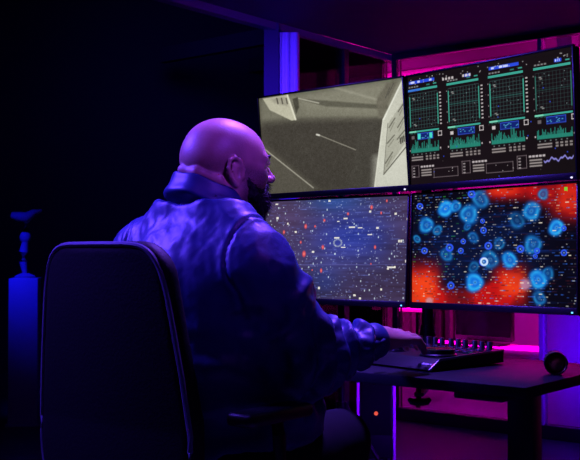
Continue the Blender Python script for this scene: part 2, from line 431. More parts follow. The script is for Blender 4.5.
# ================================================================== DESK
DC = np.array([.54,2.25])       # near right corner of the table top
def dk(e, n, z=0): q = DC+Ed*e+Nd*n; return Vector((q[0], q[1], z))
desk = thing('desk', 'black office desk with slanted legs under the four monitors', 'desk', dk(-.75,.27,0), YAW_E)
DL, DD = 1.5, .55
MB().box((0,.005,DESK-.0135), (DL,DD,.027), None, .003).build('table_top', m_desk, desk)
for y in (-.08,.06): MB().box((0,y,DESK-.037), (DL-.30,.03,.018)).build('rail', m_black, desk)
for s in (-1,1):
    x = s*(DL/2-.135)
    MB().box((x,0,(DESK-.028)/2+.02), (.072,.055,DESK-.028-.04), None, .004).build('leg', m_black, desk)
    MB().box((x,0,DESK-.036), (.13,.50,.016), None, .003).build('bracket', m_black, desk)
    MB().box((x,0,.018), (.09,.58,.034), None, .006).build('foot', m_black, desk)

# ================================================================== MONITORS
SW, SH = .597, .336
NX, NY = 360, 204
MON = {'UL':((.133,3.260,.376),-39.3,-5.2,.6), 'UR':((.568,2.838,.380),-49.7,-2.4,.2),
       'LL':((.141,3.298,.011),-39.3,3.4,.1), 'LR':((.580,2.863,.015),-49.6,1.6,.6)}
# pixel quads (TL,TR,BR,BL) of the lit areas, used only to measure where things sit ON each display
QUAD = {'UL':[(259.2,98.4),(402.3,77.8),(408.8,184.9),(265,194.2)], 'UR':[(408,77.7),(572.4,46.7),(577.2,172.4),(411,184.9)],
        'LL':[(266,202.2),(408.7,196),(405.9,301.2),(266.5,296.5)], 'LR':[(413,195.2),(582.2,182.8),(581.5,307.8),(412.1,301.7)]}
def homog(q):
    A = []
    for (u, v), (x, y) in zip([(0,0),(1,0),(1,1),(0,1)], q):
        A += [[u,v,1,0,0,0,-x*u,-x*v,-x],[0,0,0,u,v,1,-y*u,-y*v,-y]]
    return np.linalg.svd(np.array(A))[2][-1].reshape(3,3)
class Display:
    def __init__(s, key, base):
        s.u, s.v = np.meshgrid((np.arange(NX)+.5)/NX, (np.arange(NY)+.5)/NY)
        Hm = homog(QUAD[key]); w = Hm@np.stack([s.u.ravel(), s.v.ravel(), np.ones(s.u.size)])
        s.x = (w[0]/w[2]).reshape(s.u.shape); s.y = (w[1]/w[2]).reshape(s.u.shape)
        s.Hi = np.linalg.inv(Hm); s.c = np.zeros(s.u.shape+(3,))+np.array(base, float)
    def crop(s, x0, y0, k):   # read positions from a magnified view
        s.X = (s.x-x0)*k; s.Y = (s.y-y0)*k
    def put(s, m, col, a=1.):
        m = (np.asarray(m, float)*a)[...,None]; s.c = s.c*(1-m)+np.array(col, float)*m
    def add(s, m, col): s.c = s.c+np.asarray(m, float)[...,None]*np.array(col, float)
    def poly(s, pts, col, a=1., soft=0):
        ins = np.zeros(s.X.shape, bool); n = len(pts); dist = np.full(s.X.shape, 1e9)
        for i in range(n):
            (x1,y1),(x2,y2) = pts[i], pts[(i+1)%n]
            c = ((y1 > s.Y) != (y2 > s.Y)); xi = (x2-x1)*(s.Y-y1)/((y2-y1) or 1e-9)+x1
            ins ^= c & (s.X < xi)
            if soft:
                t = np.clip(((s.X-x1)*(x2-x1)+(s.Y-y1)*(y2-y1))/max((x2-x1)**2+(y2-y1)**2,1e-9),0,1)
                dist = np.minimum(dist, np.hypot(s.X-x1-t*(x2-x1), s.Y-y1-t*(y2-y1)))
        m = np.clip(.5+np.where(ins, dist, -dist)/(2*soft), 0, 1) if soft else ins
        s.put(m, col, a)
    def line(s, x1, y1, x2, y2, w, col, a=1.):
        t = np.clip(((s.X-x1)*(x2-x1)+(s.Y-y1)*(y2-y1))/((x2-x1)**2+(y2-y1)**2),0,1)
        dd = np.hypot(s.X-x1-t*(x2-x1), s.Y-y1-t*(y2-y1)); s.put(np.clip(1.2-dd/w,0,1), col, a)
    def rect(s, u0, v0, u1, v1, col, a=1.):
        eu, ev = .5/NX, .5/NY
        m = np.clip((s.u-u0)/(2*eu)+.5,0,1)*np.clip((u1-s.u)/(2*eu)+.5,0,1)*np.clip((s.v-v0)/(2*ev)+.5,0,1)*np.clip((v1-s.v)/(2*ev)+.5,0,1)
        s.put(m, col, a)
    def frame(s, u0, v0, u1, v1, t, col, a=1.):
        r = t*16/9
        s.rect(u0,v0,u1,v0+r,col,a); s.rect(u0,v1-r,u1,v1,col,a); s.rect(u0,v0,u0+t,v1,col,a); s.rect(u1-t,v0,u1,v1,col,a)
def nz(d, sx, sy, o=3, seed=0):
    return fbm(np.stack([d.u.ravel()*sx+seed, d.v.ravel()*sy+seed*.7, np.full(d.u.size, seed+.5)],1), o).reshape(d.u.shape)

def paint_UL():
    d = Display('UL', (74,70,62)); d.crop(250,70,3.412)
    d.add(nz(d,3,2,3,5), (14,14,12))
    d.poly([(30,95),(525,28),(540,170),(440,170),(330,168),(175,172),(35,185)], (122,120,104), 1, 14)
    d.poly([(150,96),(300,60),(525,28),(525,110),(440,150),(200,140)], (150,148,130), .6, 22)
    d.poly([(45,180),(165,172),(440,170),(425,400),(230,410),(60,262)], (66,62,56), .8, 18)
    d.poly([(30,250),(60,262),(230,405),(150,430),(30,430)], (92,88,78), .8, 10)
    d.poly([(380,180),(455,165),(425,400),(330,400)], (72,69,62), .8, 14)
    d.poly([(155,96),(470,120),(470,134),(400,130),(260,124)], (88,86,74), .8, 3)
    d.poly([(430,100),(470,40),(505,36),(450,165),(440,165)], (112,108,94), .9, 4)
    d.line(165,96,235,112,3,(188,186,168),.9); d.line(290,60,430,100,6,(170,168,150),.5)
    d.line(232,220,360,272,2.6,(150,146,132),.8); d.line(40,262,215,402,3,(176,172,156),.85)
    d.line(228,220,236,222,4,(225,222,210)); d.line(470,85,490,45,2,(80,78,70),.8); d.line(462,95,476,60,2,(80,78,70),.8)
    d.poly([(44,97),(128,84),(156,170),(142,172),(68,136)], (196,193,170), 1, 1.5)        # kiosk
    d.line(128,84,156,168,4,(232,230,208)); d.poly([(70,98),(120,92),(132,124),(84,112)], (168,164,146), .9, 4)
    for x in (92,108,124): d.line(x,96,x+4,114,3,(70,66,58),.85)
    d.poly([(146,98),(164,92),(168,126),(158,150)], (72,70,60), .9, 2)
    d.poly([(520,28),(545,28),(545,398),(424,402),(455,166),(470,138)], (206,206,190), 1, 2)   # white wall
    d.poly([(428,300),(545,270),(545,398),(424,402)], (216,217,202), .8, 20)
    d.line(455,168,521,34,3.5,(236,236,222)); d.line(454,168,425,400,3,(226,226,210))
    d.poly([(472,180),(522,108),(528,250),(456,356)], (176,176,160), 1, 2)                   # lit windows on it
    d.line(456,356,532,262,2.4,(90,88,78)); d.line(470,182,456,352,1.6,(120,118,106))
    for a in ((474,196,494,164),(468,250,492,222),(462,318,486,280),(505,142,522,116),(503,196,524,162),(502,236,528,204)):
        d.line(*a,2.5,(84,82,72),.8); d.line(a[0]+4,a[1]+12,a[2]-2,a[3]+14,2,(120,118,104),.7)
    for k in range(5): d.line(512+k*6,232-k*3,514+k*6,250-k*4,3,(50,48,42),.9)
    fade = np.clip(1-.22*np.clip((d.X-300)/500,0,1)*0-.12*np.abs(d.v-.5),0,1); d.c *= fade[...,None]
    d.c += rng.normal(0,5,d.c.shape[:2])[...,None]
    d.c += (nz(d,70,40,2,9)*7)[...,None]
    return d

TEAL=(62,165,148); BLUE=(45,80,220); WH=(225,215,215)
def paint_UR():
    d = Display('UR', (24,17,22)); d.crop(400,40,3.067)
    d.add(nz(d,4,3,2,3), (5,3,5))
    def uv(x, y):
        w = d.Hi@np.array([400+x/3.067, 40+y/3.067, 1]); return w[0]/w[2], w[1]/w[2]
    cols = [((30,165),(118,272)),((148,150),(245,262)),((275,124),(382,247)),((414,97),(528,222))]
    for i, ((xa,ya),(xb,yb)) in enumerate(cols):
        u0, v0 = uv(xa,ya); u1, v1 = uv(xb,yb); w = u1-u0; dim = .55 if i == 3 else 1.
        v0 = .165; v1 = .485
        d.rect(u0-.01,v0-.048,u0+w*1.0,v0-.028,TEAL if i else (60,120,215))
        if i == 0: d.rect(u0+w*.4,v0-.048,u0+w,v0-.028,TEAL)
        for k in range(4): d.rect(u0-.005+.018*k,v0-.075,u0+.008+.018*k,v0-.062,(150,150,150),.8)
        d.rect(u0+w*.62,v0-.075,u0+w*.74,v0-.064,TEAL,.7); d.rect(u0+w*.86,v0-.078,u0+w*.98,v0-.066,TEAL,.9)
        for k in range(11):
            x = u0+w*k/10; d.rect(x-.0012,v0,x+.0012,v1,(58,92,90),.75*dim+.1)
        for k in range(11):
            y = v0+(v1-v0)*k/10; d.rect(u0,y-.002,u0+w,y+.002,(58,92,90),.75*dim+.1)
        for x in (u0,u1): d.rect(x-.003,v0+.02,x+.003,v1-.02,(70,190,165),.85*dim)
        d.rect(u0+.004,v0+.14,u1-.004,v0+.147,TEAL,.5*dim)
        for k in range(10):
            y = v0+.02+(v1-v0-.04)*k/9
            d.rect(u1+.012,y-.006,u1+.024,y+.006,WH,.85)
            if k % 3 == 0: d.rect(u0-.014,y-.006,u0-.008,y+.006,WH,.5)
        for (a,b_) in ((.1,.1),(.12,.14),(.12,.86),(.16,.9)): d.rect(u0+w*a,v0+(v1-v0)*b_,u0+w*a+.014,v0+(v1-v0)*b_+.009,(190,190,185),.7)
        for k in range(9): a,b_ = rng.random(2); d.rect(u0+w*a,v0+(v1-v0)*b_,u0+w*a+.004,v0+(v1-v0)*b_+.007,(160,190,190),.8)
        d.rect(u0-.01,v1+.020,u0+w*1.02,v1+.035,TEAL); d.rect(u0-.01,v1+.020,u0+w*.2,v1+.035,(120,210,180))
        for k in range(3): d.rect(u0+.02*k,v1+.040,u0+.014+.02*k,v1+.046,TEAL,.6)
        bx = u0+w*(.28 if i else .25); d.rect(bx,v1+.045,bx+w*.55,v1+.105,(20,36,110)); d.frame(bx,v1+.045,bx+w*.55,v1+.105,.003,(60,90,230),.9)
        for k in range(9): a,b_ = rng.random(2); d.rect(bx+w*.5*a,v1+.053+.04*b_,bx+w*.5*a+.008,v1+.060+.04*b_,(90,190,220),.9)
        if i == 0: d.rect(bx,v1+.05,bx+.02,v1+.10,(70,220,200)); d.rect(bx+w*.42,v1+.05,bx+w*.42+.02,v1+.10,(70,220,200))
        d.frame(u1-.004,v1+.045,u1+.022,v1+.090,.004,WH,.9); d.rect(u0+.005,v1+.065,u0+.025,v1+.095,WH,.9 if i in (1,2) else .4)
        vb = v1+.222; n = 34; hgt = .035+.075*rng.random(n)**2; hgt[5:9] += .035; hgt[20:26] += .03
        if i == 3: hgt *= .8
        for k in range(n):
            x = u0+w*k/n; d.rect(x,vb-hgt[k],x+w/n*.8,vb,(40,140,122),.95)
            if k % 3 == 0: d.rect(x,vb-hgt[k]*.5,x+w/n*.8,vb,(80,180,160),.6)
        d.rect(u0,vb-.03,u0+w,vb,(38,130,112),.9)
        d.rect(u0-.014,vb-.03,u0-.006,vb-.015,WH,.8); d.rect(u1+.006,vb-.03,u1+.014,vb-.015,WH,.8)
        for k in range(6): d.rect(u0+.01+w*k/6.5,vb+.012,u0+.018+w*k/6.5,vb+.022,(150,170,165),.7)
        for r in range(2):
            d.rect(u0,vb+.036+r*.024,u0+w*.42,vb+.050+r*.024,(195,185,180),.7)
            for k in range(4): d.rect(u0+w*(.52+.13*k),vb+.034+r*.024,u0+w*(.6+.13*k),vb+.050+r*.024,(195,185,180),.65)
    for (x0,x1,y) in ((28,106,130),(198,216,106),(272,364,86),(472,494,58)):     # blue title bars
        u0, v0 = uv(x0,y); u1, v1 = uv(x1,y); vm = {130:.055,106:.075,86:.055,58:.085}[y]
        d.rect(u0,vm-.014,u1,vm+.014,(45,75,225))
        for k in range(5):
            a = rng.random()*.85; d.rect(u0+(u1-u0)*a,vm-.009,u0+(u1-u0)*(a+.1),vm+.009,(215,220,255),.9)
    for k in range(7): x = .235+.02*k+(k>3)*.05; d.rect(x,.062,x+.013,.085,WH,.85)
    for k in range(46):
        a,b_ = rng.random(2); d.rect(a,.012+.06*b_,a+.006,.020+.06*b_,(205,200,200),.8)
    for k in range(14): a = rng.random(); b_ = rng.random(); d.rect(a,b_,a+.006,b_+.01,(50,80,230),.9)
    for k in range(40): a,b_ = rng.random(2); d.rect(a,b_,a+.003,b_+.005,(190,180,180),.6)
    # lower strip: three windows with captions
    for (x0,x1,big) in ((36,58,0),(190,216,0),(360,390,0),(103,178,1),(264,348,1)):
        u0,_ = uv(x0,400); u1,_ = uv(x1,395); v0,v1 = (.865,.95) if big else (.825,.935)
        d.frame(u0,v0,u1,v1,.003,(140,125,130),.8)
        if not big:
            for k in range(4): d.rect(u0+.008,v0+.018+.026*k,u0+.022,v0+.030+.026*k,WH,.6)
            for k in range(5): d.rect(u1+.012+.019*k,.832,u1+.027+.019*k,.850,WH,.8)
            for k in range(3): d.rect(u1+.015,.866+.024*k,u1+.085,.880+.024*k,(190,180,175),.75)
        else:
            for k in range(4): a,b_ = rng.random(2); d.rect(u0+(u1-u0)*a,v0+.08*b_,u0+(u1-u0)*a+.004,v0+.08*b_+.007,WH,.8)
    ua,_ = uv(442,380); t = (d.u-ua)/(.985-ua); yy = .885+.012*np.sin(t*16)+.006*np.sin(t*41)-.015*t
    d.put((t > 0)*(t < 1)*np.clip(1.5-np.abs(d.v-yy)/.008,0,1), (150,145,235), .9)
    return d

def dashes(d, n, col, a, lmin, lmax, h, rows=0, mask=None):
    for k in range(n):
        u, v = rng.random(2)
        if rows: v = (int(v*rows)+.5)/rows
        if mask is not None and not mask(u, v): continue
        L = lmin+(lmax-lmin)*rng.random()**2; d.rect(u, v-h/2, u+L, v+h/2, col, a*(.4+.6*rng.random()))
def paint_LL():
    d = Display('LL', (70,58,92)); d.crop(260,185,3.625)
    g = lambda cx, cy, sx, sy: np.exp(-((d.X-cx)/sx)**2-((d.Y-cy)/sy)**2)
    d.put(g(330,190,170,105)*.8, (44,62,168)); d.put(g(260,60,120,40)*.6, (42,92,180)); d.put(g(240,350,60,50)*.7, (44,70,165))
    d.put(g(110,110,90,120)*.5, (86,62,92)); d.put(np.clip((d.Y-300)/40,0,1)*.35, (48,36,62))
    d.put(np.clip((d.X-440)/80,0,1)*.5, (66,50,78))
    d.add(nz(d,5,5,3,2), (14,12,22)); d.add(nz(d,6,50,2,4), (10,12,22))
    d.put((np.abs(d.Y-291)<1.5), (110,110,190), .4)
    dashes(d, 260, (110,125,215), .6, .008, .05, .007, 60); dashes(d, 420, (150,165,225), .75, .004, .010, .008, 60)
    dashes(d, 230, (205,215,240), .9, .004, .009, .010)
    for k in range(45):
        u,v = rng.random(2); d.rect(u,v,u+.007,v+.018,(215,235,245),.8)
    for (x,y,w,h) in ((460,58,4,7),(405,82,6,10),(320,106,5,7),(440,103,4,7),(235,130,5,7),(168,152,6,11),(202,152,4,6),(90,173,5,9),(152,210,4,7),(232,228,6,10),(165,252,8,14),(419,228,5,9),(228,312,5,10),(196,310,3,4),(405,288,3,4)):
        e = ((d.X-x)/w/.8)**2+((d.Y-y)/h/.8)**2; d.put(np.clip(1.5-e,0,1), (225,75,85), .9); d.put(np.clip(1-e*2.5,0,1), (245,130,120))
    for (x,y,w,h) in ((335,155,14,5),(365,157,10,4),(312,123,9,5),(281,194,12,5),(305,229,10,4),(400,182,11,3),(478,300,17,5),(466,306,5,6),(490,300,4,8),(65,122,5,8),(133,172,5,7),(103,142,4,7),(400,98,5,8),(492,106,5,6),(505,206,4,8),(513,206,4,8),(427,158,5,6),(535,126,4,8),(530,278,4,10),(222,374,5,8),(442,378,4,7),(252,58,5,6),(348,400,5,7),(368,410,4,7),(197,244,5,7),(285,134,5,5),(60,70,5,5)):
        d.put((np.abs(d.X-x)<w*.8)*(np.abs(d.Y-y)<h*.5), (245,240,225), .9)
    for k in range(13):
        t = k/13*6.28; d.put(np.clip(1.5-np.hypot(d.X-285-14*math.cos(t), d.Y-212-13*math.sin(t))/3,0,1), (190,200,200), .7)
    return d
def paint_LR():
    d = Display('LR', (10,8,22)); d.crop(400,180,3.222)
    g = lambda cx, cy, sx, sy: np.exp(-((d.X-cx)/sx)**4-((d.Y-cy)/sy)**4)
    n1 = nz(d,9,7,4,11)
    red = g(360,15,90,50)+g(580,50,85,80)+g(70,345,68,85)+g(360,340,62,72)+g(300,380,60,50)+.7*g(180,385,80,40)+.6*g(470,50,40,40)
    red = np.clip(red*(1+.35*n1),0,1)
    d.put(red, (190,20,22)); d.put(np.clip(g(65,350,55,55)+.9*g(372,335,42,40)+.5*g(560,60,40,40)+.5*g(340,30,50,20),0,1)*np.clip(.9+.5*n1,0,1), (245,70,28))
    d.put(np.clip(g(250,230,230,130)*.5*(1+n1),0,1)*(1-red), (14,30,80))
    d.put(np.clip(nz(d,5,60,3,8)*1.4-.25,0,1)*(1-red), (25,70,190), .7)
    dashes(d, 330, (60,20,30), .5, .01, .05, .010, 44)
    dashes(d, 170, (240,130,40), .6, .008, .03, .008, 44, lambda u,v: (v > .6 and (u < .16 or .5 < u < .75)) or (v < .25 and u > .8))
    cells = [(150,92,28),(182,85,20),(265,62,32),(228,110,34),(85,145,27),(155,240,24),(242,185,20),(296,256,32),(360,257,28),(244,330,32),(242,280,20),(435,100,33),(475,45,20),(385,130,30),(515,153,28),(437,208,33),(455,320,33),(458,380,25),(325,205,22),(490,300,22),(124,162,18),(220,150,14),(55,190,14)]
    br = {3:.8,0:1,4:.8,9:1,8:.9,14:.95,16:.95,11:.8,15:.7,2:.65,13:.45,18:.5,10:.5,1:.8}
    for i,(x,y,r) in enumerate(cells):
        q = np.hypot(d.X-x-3*np.sin(d.Y*.1), (d.Y-y)/1.08)/r; m = np.clip((1.14-q)*2.2,0,1); k = br.get(i,.6)
        wob = nz(d,26,18,2,20+i)
        d.put(m, np.array((16,98,200))*(.5+.6*k), .95*k+.05)
        d.put(np.clip(1-np.abs(q-.62)*3.2,0,1)*np.clip(.75+wob,0,1), (50,185,245), .95*k)
        d.put(np.clip(1-q*3,0,1), (110,205,250), .7*k); d.put(np.clip(1-q*9,0,1), (20,40,90), .8)
    q = np.hypot(d.X-413,d.Y-336)/24; d.put(np.clip((1-q)*2,0,1), (190,150,190), .75)
    q = np.hypot(d.X-96,d.Y-390)/16; d.put(np.clip((1-q)*2,0,1), (200,150,170), .8)
    for (x,y,r) in ((65,85,11),(236,45,13),(275,162,11),(163,218,13),(291,212,13),(200,228,10),(80,228,11),(275,263,15),(397,222,13),(446,245,8),(541,234,11),(167,340,12),(208,198,9),(541,155,9),(272,132,8),(452,228,10)):
        q = np.hypot(d.X-x,d.Y-y)/r; d.put(np.clip(2.2-np.abs(q-.75)*7,0,1), (45,85,240)); d.put(np.clip(1.2-q*3.2,0,1), (130,180,255))
    q = np.hypot(d.X-277,d.Y-263)/13; d.put(np.clip(2-np.abs(q-.8)*6,0,1), (205,230,255)); 
    dashes(d, 120, (60,200,70), .6, .004, .03, .008, 44, lambda u,v: u < .35 and v < .8)
    dashes(d, 330, (50,110,230), .7, .006, .03, .008, 44)
    dashes(d, 520, (190,190,190), .85, .003, .014, .007, 44); dashes(d, 90, (240,230,205), 1, .006, .022, .008, 44)
    d.put((np.abs(d.X-548)<5)*(np.abs(d.Y-28)<6), (120,220,60), .9)
    return d

labels = {'UL':'upper left monitor showing a grey street camera view', 'UR':'upper right monitor showing teal graphs and grids on black',
          'LL':'lower left monitor showing purple data field with red and white specks', 'LR':'lower right monitor showing blue cells on red and black'}
painters = {'UL':paint_UL,'UR':paint_UR,'LL':paint_LL,'LR':paint_LR}
def pose(key):
    c, yaw, tilt, roll = MON[key]; yaw, tilt, roll = map(math.radians, (yaw, tilt, roll))
    cy, sy = math.cos(yaw), math.sin(yaw); r = Vector((cy,sy,0)); f = Vector((-sy,cy,0))
    u = Vector((0,0,1))*math.cos(tilt)+f*math.sin(tilt)
    r2 = r*math.cos(roll)+u*math.sin(roll); u2 = u*math.cos(roll)-r*math.sin(roll); f2 = u2.cross(r2)
    M = Matrix((r2, f2, u2)).transposed().to_4x4(); M.translation = Vector((c[0], c[1], c[2]+H)); return M
for key in ('UL','UR','LL','LR'):
    t = thing('monitor', labels[key], 'monitor', group=None)
    t.matrix_world = pose(key)
    bl, bb, bt = .0055, .020, .0065
    # housing (local x right, y away from viewer, z up), a frame with a recessed display
    mb = MB()
    mb.box((0,-.001,-SH/2-bb/2), (SW+2*bl,.012,bb), None, .0015); mb.box((0,-.001,SH/2+bt/2), (SW+2*bl,.012,bt), None, .0015)
    for s in (-1,1): mb.box((s*(SW/2+bl/2),-.001,-.004), (bl,.012,SH+bb*.9), None, .0015)
    mb.build('bezel', m_bezel, t)
    mb = MB(); mb.box((0,.018,-.007), (SW+2*bl-.004,.028,SH+bb+bt-.004), None, .008, 3); mb.box((0,.038,-.01), (.34,.03,.22), None, .012, 3); mb.build('back_cover', m_black, t)
    d = painters[key](); col = lin(np.clip(d.c, 0, 255))
    xs = np.linspace(-SW/2, SW/2, NX+1); zs = np.linspace(SH/2, -SH/2, NY+1)
    # corner-domain colours: one colour per cell
    gx, gz = np.meshgrid(xs, zs); v = np.stack([gx.ravel(), np.full(gx.size,-.0005), gz.ravel()],1)
    i, j = np.meshgrid(np.arange(NX), np.arange(NY)); a = (j*(NX+1)+i).ravel()
    q = np.stack([a, a+NX+1, a+NX+2, a+1], 1)
    s_ = np_mesh('screen', v, q, m_screen, t, smooth=False)
    A = s_.data.color_attributes.new('display', 'FLOAT_COLOR', 'CORNER')
    rgba = np.ones((len(q),4,4), np.float32); rgba[:,:,:3] = col.reshape(-1,1,3); A.data.foreach_set('color', rgba.ravel())
    MB().box((SW/2-.012,-.0078,-SH/2-.013), (.006,.002,.0045), None, .0008).build('power_light', mat('white_led' if key[0]=='U' else 'cyan_led', (.8,.9,.9), .4, emit=(.9,.9,.75) if key[0]=='U' else (.1,.75,.9), estr=1.2), t, label='tiny lit power light')

# stand: pole, clamp, crossbars
px_, py_ = .455, 3.245
st = thing('monitor_stand', 'black pole clamped to the desk edge that carries the four monitors', 'stand', (px_,py_,DESK))
MB().cyl((0,0,-.05), (0,0,.80), .019, n=24, bev=.003).build('pole', m_black, st)
MB().prism([(-.018,-.01),(-.018,.01),(.018,.01),(.018,-.01)], 0, .01).cyl((0,0,-.02), (0,0,.07), .034, .022, n=24).build('collar', m_black, st)
cp = Vector((.3966,3.013,0)); bdir = Vector((cp.x-px_, cp.y-py_, 0)); L = bdir.length; ya = math.atan2(bdir.y,bdir.x)
MB().box(bdir/2+Vector((0,0,.0065)), (L+.05,.06,.011), Rz(ya), .002).box(Vector((0,0,-.065)), (.05,.06,.012), Rz(ya), .002).box(Vector((0,0,-.03)), (.01,.06,.07), Rz(ya)).box(bdir*.5+Vector((0,0,-.125)), (L+.03,.03,.01), Rz(ya), .002).box(bdir*.05+Vector((0,0,-.095)), (.012,.03,.06), Rz(ya)).build('clamp', m_black, st)
c_ = bdir
MB().cyl(c_+Vector((0,0,-.14)), c_+Vector((0,0,-.03)), .006, n=12).cyl(c_+Vector((0,0,-.035)), c_+Vector((0,0,-.029)), .02, n=20).build('screw', m_metal, st)
ax = Vector((1,0,0)); kc = c_+Vector((0,0,-.145))
MB().tube([kc-ax*.034+Vector((0,0,.006)), kc-ax*.025-Vector((0,0,.002)), kc-ax*.008-Vector((0,0,.004)), kc+ax*.008-Vector((0,0,.004)), kc+ax*.025-Vector((0,0,.002)), kc+ax*.034+Vector((0,0,.006))], [.005,.010,.012,.012,.010,.005]).build('knob', m_black, st)
for key in ('UL','UR','LL','LR'):
    M = pose(key); e = M@Vector((0,.055,-.01))-st.location; h = e.z
    MB().tube([(0,0,h), (e.x*.5,e.y*.5+.02,h), e], .012).ell((0,0,h), (.028,.028,.03)).build('arm', m_black, st)
    q = M.to_3x3(); MB().box(e, (.1,.012,.1), q, .003).build('mount_plate', m_black, st)

# ================================================================== CONTROL PANEL ON THE DESK
fc = W(428,372,2.53); PW, PD = .36, .31
cp_o = dk(-.333,.08,DESK)   # front right corner
# find desk coordinates of the front right corner
rel = np.array([fc.x,fc.y])-DC; ce, cn = rel@Ed, rel@Nd
YAW_P = math.atan2(-.77,.638)
pan = thing('control_panel', 'black control panel with knob rows and jog wheel under the hand', 'control panel', dk(ce,cn,DESK), YAW_P)
# local: x<0 to the left, y>0 away
prof = [(0,.006),(.045,.032),(PD,.041),(PD,.004),(0.01,.004)]
def side_prism(prof, x0, x1, bev=.0):
    t = MB(); bm = bmesh.new()
    a = [bm.verts.new((x0,y,z)) for y,z in prof]; b = [bm.verts.new((x1,y,z)) for y,z in prof]
    bm.faces.new(a); bm.faces.new(b[::-1]); n = len(prof)
    for k in range(n): bm.faces.new((a[k], b[k], b[(k+1)%n], a[(k+1)%n]))
    if bev: bmesh.ops.bevel(bm, geom=bm.edges[:], offset=bev, segments=2, affect='EDGES', profile=.5)
    t._add(bm, (0,0,0), None); return t
side_prism(prof, -PW, 0, .0025).build('body', m_panel, pan)
side_prism([(y,z-.0008) for y,z in [(0,.0065),(.045,.0335),(PD,.0425),(PD,.037),(.047,.028),(.006,.004)]], -.001, .0022, .0007).build('edge_highlight', mat('edge_highlight_metal', (.30,.28,.34), .28, .9), pan, label='bright strip standing in for the right edge highlight')  # metal strip laid in for the highlight along the panel edge
lz = .034
mbp = MB().box((-PW/2,.235,.0385), (PW-.02,.13,.003), Rx(.034), .001); mbp.build('knob_deck', m_gloss, pan)
for r, yy in enumerate((.275,)):
    for k in range(12):
        gx_ = -.022-.0262*k-(k//3)*.008
        if gx_ < -PW+.015: continue
        MB().lathe([(0,.0205),(.0068,.0205),(.0076,.0195),(.0080,.002),(.0088,.0),(0,0)], (gx_,yy,.0412), None, 18).build('knob', m_black, pan)
for r in range(3):
    for k in range(10):
        MB().box((-.03-.031*k,.185+.026*r,.0385+.0009*r), (.016,.012,.006), None, .0015).build('button', mat('panel_button', (.03,.03,.04), .3), pan)
# trackball ring + jog wheel
jw = W(434,348,2.60); R3 = Rz(-YAW_P)
jl = R3@(Vector((jw.x,jw.y,0))-Vector((pan.location.x,pan.location.y,0)))
print('jog local', jl)
jl.x = min(jl.x, -.055); jl.y = min(max(jl.y,.10),.115)
MB().lathe([(0,.006),(.047,.006),(.05,.003),(.05,0),(0,0)], (jl.x,jl.y,lz), None, 40).build('wheel_base', m_metal, pan)
MB().lathe([(0,.019),(.012,.0165),(.036,.0165),(.042,.0185),(.045,.017),(.046,.007),(0,.007)], (jl.x,jl.y,lz), None, 48).build('jog_wheel', m_gloss, pan)
for x in (-.21,-.30): MB().lathe([(0,.028),(.008,.027),(.016,.021),(.021,.011),(.022,.004),(.03,.003),(.031,0),(0,0)], (x,.105,lz), None, 32).build('trackball', m_gloss, pan)
# small printed mark on the sloping front: pale lettering bar and a red tick
sl_ = math.atan2(.026,.045)
def onfront(x, t, w, h, m, nm):
    y, z = .045*t, .0066+.026*t
    MB().box((x,y-.0012,z+.0012), (w,h,.0006), Rx(sl_)).build(nm, m, pan, smooth=False)
m_print = mat('pale_print', (.7,.75,.9), .5); m_redp = mat('red_print', (.8,.05,.04), .5)
for k,w in enumerate((.004,.003,.004,.003,.004,.002,.004)): onfront(-.034+.0046*k, .42, w*.8, .007 if k in (0,3) else .005, m_print, 'lettering')
onfront(-.0005-.0, .40, .0028, .012, m_redp, 'red_mark')
for x in (-PW+.03,-.03):
    for y in (.03,PD-.03): MB().cyl((x,y,0), (x,y,.006), .009, n=12).build('rubber_foot', m_black, pan)

# ================================================================== CAMERA LENS STANDING ON THE DESK
lc = W(556,364.5,2.47); lr = .0295
ln = thing('camera_lens', 'small round camera lens with amber glass lying near the desk corner', 'lens', (lc.x,lc.y,DESK+lr+.0005), math.radians(-12))
A_ = Rx(math.radians(90))   # lathe z -> -y (towards the camera)
MB().lathe([(0,-.05),(.024,-.05),(.0275,-.047),(.0275,-.02),(lr,-.018),(lr,-.004),(.028,0),(.0262,0),(.0262,-.004),(.021,-.010),(.021,-.02),(0,-.02)], (0,0,0), A_, 40).build('barrel', m_black, ln)
m_amb = mat('amber_coated_glass', (.4,.14,.04), .2, spec=.8)
MB().lathe([(0,-.0015),(.008,-.0022),(.016,-.0045),(.0205,-.008),(.0205,-.016),(0,-.016)], (0,0,0), A_, 36).build('front_glass', m_amb, ln, label='amber front glass')
MB().lathe([(.0215,-.008),(.0235,-.006),(.0255,-.004),(.0262,-.005),(.022,-.012)], (0,0,0), A_, 40).build('inner_ring', mat('brown_ring', (.10,.03,.015), .35, .5), ln)
MB().lathe([(.0276,-.044),(.0287,-.043),(.0287,-.024),(.0276,-.022)], (0,0,0), A_, 40).build('focus_ring', mat('rubber', (.01,.01,.01), .8), ln)

# ================================================================== THE MAN
C0 = np.array([-.21,2.31]); Ft = np.array([.6,.8]); Rt = np.array([.8,-.6])
def T(r, f, z): q = C0+Rt*r+Ft*f; return (q[0], q[1], z)
MT = np.array([[Rt[0],Ft[0],0],[Rt[1],Ft[1],0],[0,0,1]], np.float32)      # world -> torso axes by q @ MT
O = np.array([W(226,165,2.35).x, 2.35, 1.28]); hy = math.radians(25); Fh = np.array([math.cos(hy), math.sin(hy), 0]); Rh = np.array([math.sin(hy), -math.cos(hy), 0])
hp = math.radians(3); Uh = np.array([0,0,1])*math.cos(hp)+Fh*math.sin(hp); Fh = Fh*math.cos(hp)-np.array([0,0,1])*math.sin(hp)
MH = np.stack([Rh,Fh,Uh],1).astype(np.float32)
def Hd(r, f, u): return O+Rh*r+Fh*f+Uh*u
person = thing('person', 'bald bearded person in a shiny navy jacket seated at the desk, hand on control panel', 'person', (float(C0[0]),float(C0[1]),0))
PINV = Matrix.Translation(-person.location)

